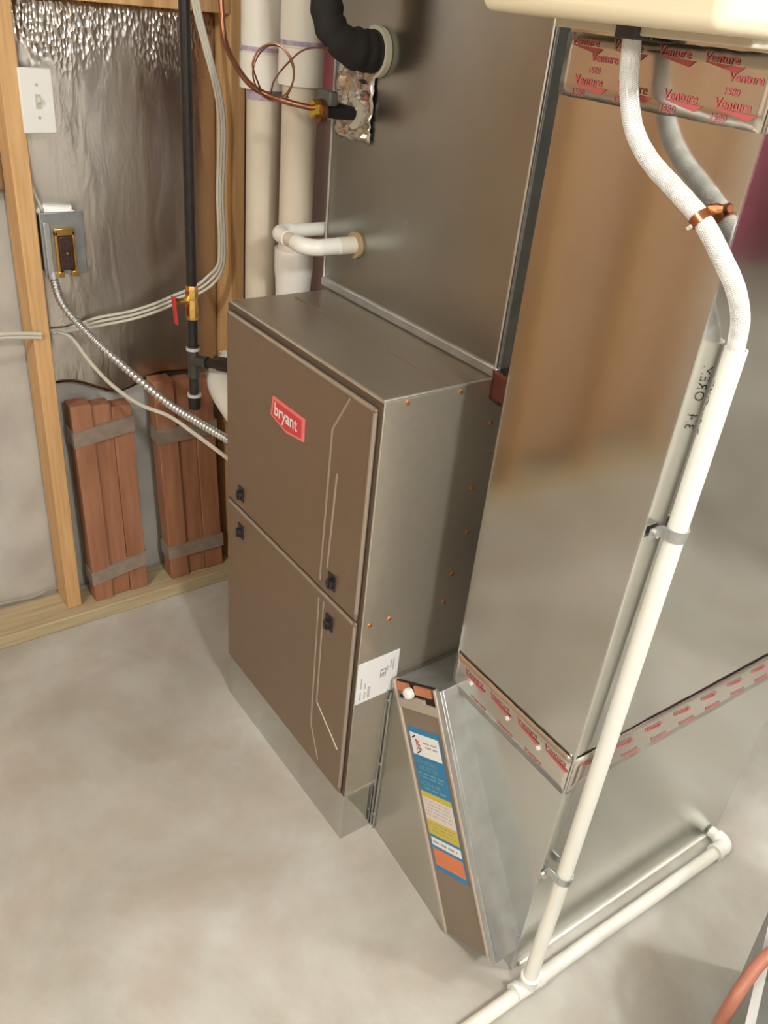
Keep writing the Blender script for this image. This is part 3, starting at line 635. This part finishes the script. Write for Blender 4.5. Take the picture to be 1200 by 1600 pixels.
MB().obox(c_-sd*.017-tn*.002, sd*.006, tn*.004, Y*.003).build('band_tail', STEEL, t)

# ================================================================ PVC DRAIN PIPE
DX, DY = .457, .113
RP = smooth_path([(.4290,.1680,1.236),(.4300,.1655,.985),(.4330,.1600,.62),(.4385,.149,.295),(.448,.130,.13),(.4565,.114,.045)], 8)
t = thing('drain_pipe', 'white plastic drain pipe rising beside the return duct from a floor tee', 'pipe', (DX,DY,.0))
o = MB(); o.tube(RP, .01335, 28, caps=False); o.tube(RP, .0113, 28, caps=False); o.ring(RP[0], RP[0]-RP[1], .0113, .01335, .0008)
vp = o.build('riser_pipe', PVC, t)
# printed words face the duct and are read in its mirror
mb = MB()
for s_, z0_ in (('3/4', 1.125), ('OREM', 1.163)):
    tmp = MB(); glyphs(tmp, s_, .017, (0,0,0), X, Y, t=0)
    for f in tmp.f:
        vs_ = []
        for k in f:
            a_, b_ = tmp.v[k][0], tmp.v[k][1]
            th = math.pi - (b_-.006)/.0137 + .62       # centred on the duct side, turned towards the camera
            zz_ = z0_+a_; vs_.append((.4290+(1.236-zz_)*.004+.01365*math.cos(th), .1680-(1.236-zz_)*.010+.01365*math.sin(th), zz_))
        mb.add(vs_, [tuple(range(len(vs_)))])
mb.build('printed_words', INK, vp)
FP = .022
mb = MB(); mb.tube([(DX,DY,.022),(DX,DY,.040),(DX,DY,.052),(DX,DY,.0525)], [.0165,.0165,.0175,.0140], 24)
mb.tube([(DX-.003,DY-.032,FP),(DX-.003,DY-.020,FP),(DX-.001,DY-.019,FP),(DX,DY+.019,FP),(DX,DY+.020,FP),(DX,DY+.032,FP)], [.0172,.0172,.0160,.0160,.0172,.0172], 24)
mb.build('tee', mat('pvc_fitting_white', (.82,.82,.79), .25), t)
MB().tube([(DX,DY+.02,FP-.004),(.472,.690,FP-.004)], .01335, 24).build('floor_pipe', PVC, t)
MB().tube([(DX,DY-.02,FP-.004),(.444,-.60,FP-.004)], .01335, 24).build('floor_pipe', PVC, t)
el = [Vector((.4715,.672,FP-.002)), Vector((.472,.690,FP-.002))]+arc((.457,.700,FP-.002), X, Y, .0155, 0, math.pi/2, 6)+[Vector((.447,.7155,FP-.002))]
MB().tube(el, [.0172]*len(el), 20).build('elbow', mat('pvc_elbow_white', (.82,.82,.79), .25), t)
MB().ring((.4715,.672,FP-.002), Y, .0135, .0186, .008).build('socket_rim', PVC, t)
MB().tube([(.450,.7155,FP-.003),(.4305,.7155,FP-.003)], .01335, 20).build('stub_pipe', PVC, t)
for zc, DX, DY, lab in ((.985, .4300, .1655, 'upper zinc pipe strap holding the white drain pipe'), (.292, .4386, .149, 'lower zinc pipe strap holding the white drain pipe')):
    s_ = thing('pipe_strap', lab, 'strap', (.42,DY,zc), 'pipe straps')
    mb = MB()
    # a band around the outer half of the pipe, its foot screwed to the duct corner
    n = 18; fx = .4165; pa = [(fx-.001,DY-.0385),(fx-.001,DY-.0150),(fx+.0030,DY-.0140)]
    for k in range(n+1):
        a_ = math.radians(-100+k*190/n); pa.append((DX+.0142*math.cos(a_), DY+.0142*math.sin(a_)))
    pa += [(fx,DY+.0155)]
    for k in range(len(pa)-1):
        (x0, y0), (x1, y1) = pa[k], pa[k+1]
        d_ = Vector((x1-x0, y1-y0, 0)); nn = Vector((d_.y, -d_.x, 0)).normalized()*.0013
        mb.obox(Vector((x0,y0,zc-.0085)), d_, nn, Z*.017)
    mb.build('strap_band', GALVR, s_)
    MB().tube([(fx,DY-.027,zc),(fx+.0065,DY-.027,zc)], .0052, 6).build('screw', STEEL, s_, smooth=20)
# ================================================================ BIN AND HOSE at the lower right
t = thing('plastic_bin', 'grey open plastic bin at the lower right corner of the picture', 'bin', (.95,.42,0))
p0 = Vector((.672,.410,0)); d1 = Vector((.092,-.223,0)).normalized(); d2 = Vector((-d1.y, d1.x, 0)); 
def rr_(inset, z, rad=.06, wid=.50, dep=.36):
    pts = []; a0 = p0+d1*(-.12)
    cs = [(wid-rad, dep-rad, 0), (rad, dep-rad, 90), (rad, rad, 180), (wid-rad, rad, 270)]
    for (cx_, cy2, st_) in cs:
        for k in range(7):
            a_ = math.radians(st_+k*15); pts.append(a0+d1*(cx_+(rad-inset)*math.cos(a_))+d2*(cy2+(rad-inset)*math.sin(a_))+Z*z)
    return pts
def loft(rings, mb):
    n = len(rings[0]); vs_ = [q for r_ in rings for q in r_]
    fs = [(i*n+k, i*n+(k+1)%n, (i+1)*n+(k+1)%n, (i+1)*n+k) for i in range(len(rings)-1) for k in range(n)]
    fs += [tuple(range(n)), tuple(range((len(rings)-1)*n, len(rings)*n))]; mb.add(vs_, fs)
mb = MB(); loft([rr_(.022,.001), rr_(.004,.345), rr_(.007,.345), rr_(.026,.006)], mb); mb.build('bin_body', BIN, t)
mb = MB(); loft([rr_(-.004,.340), rr_(-.006,.350), rr_(.0065,.352), rr_(.0068,.342)], mb)
mb.f = mb.f[:-2]; mb.mi = mb.mi[:-2]; mb.build('bin_rim', mat('bin_rim_pale', (.50,.50,.49), .4), t)
t = None
pth = smooth_path([(.86,.62,.12),(.85,.58,.26),(.81,.50,.345),(.745,.36,.378),(.733,.263,.376),(.7365,.198,.370),(.741,.165,.335),(.740,.165,.26),(.738,.18,.12),(.745,.15,.030),(.80,.02,.0125),(.95,-.10,.0125)], 10)
o = MB().tube(pth, .0095, 14).build('salmon_hose', SALMON); o['label'] = 'salmon coloured hose hanging over the rim of the grey bin'; o['category'] = 'hose'
# maroon cupboard outside the frame, seen only as a reflection in the duct
t = thing('maroon_cupboard', 'maroon cupboard hanging on the back wall, outside the picture', 'cupboard', (1.7,1.8,1.0))
MB().box(1.35,2.2,1.6,1.949,.98,1.75).build('carcass', MAROON, t, bevel=.004)
MB().box(1.355,1.77,1.585,1.6,.985,1.745).build('door', MAROON, t, bevel=.003)
MB().box(1.78,2.195,1.585,1.6,.985,1.745).build('door', MAROON, t, bevel=.003)
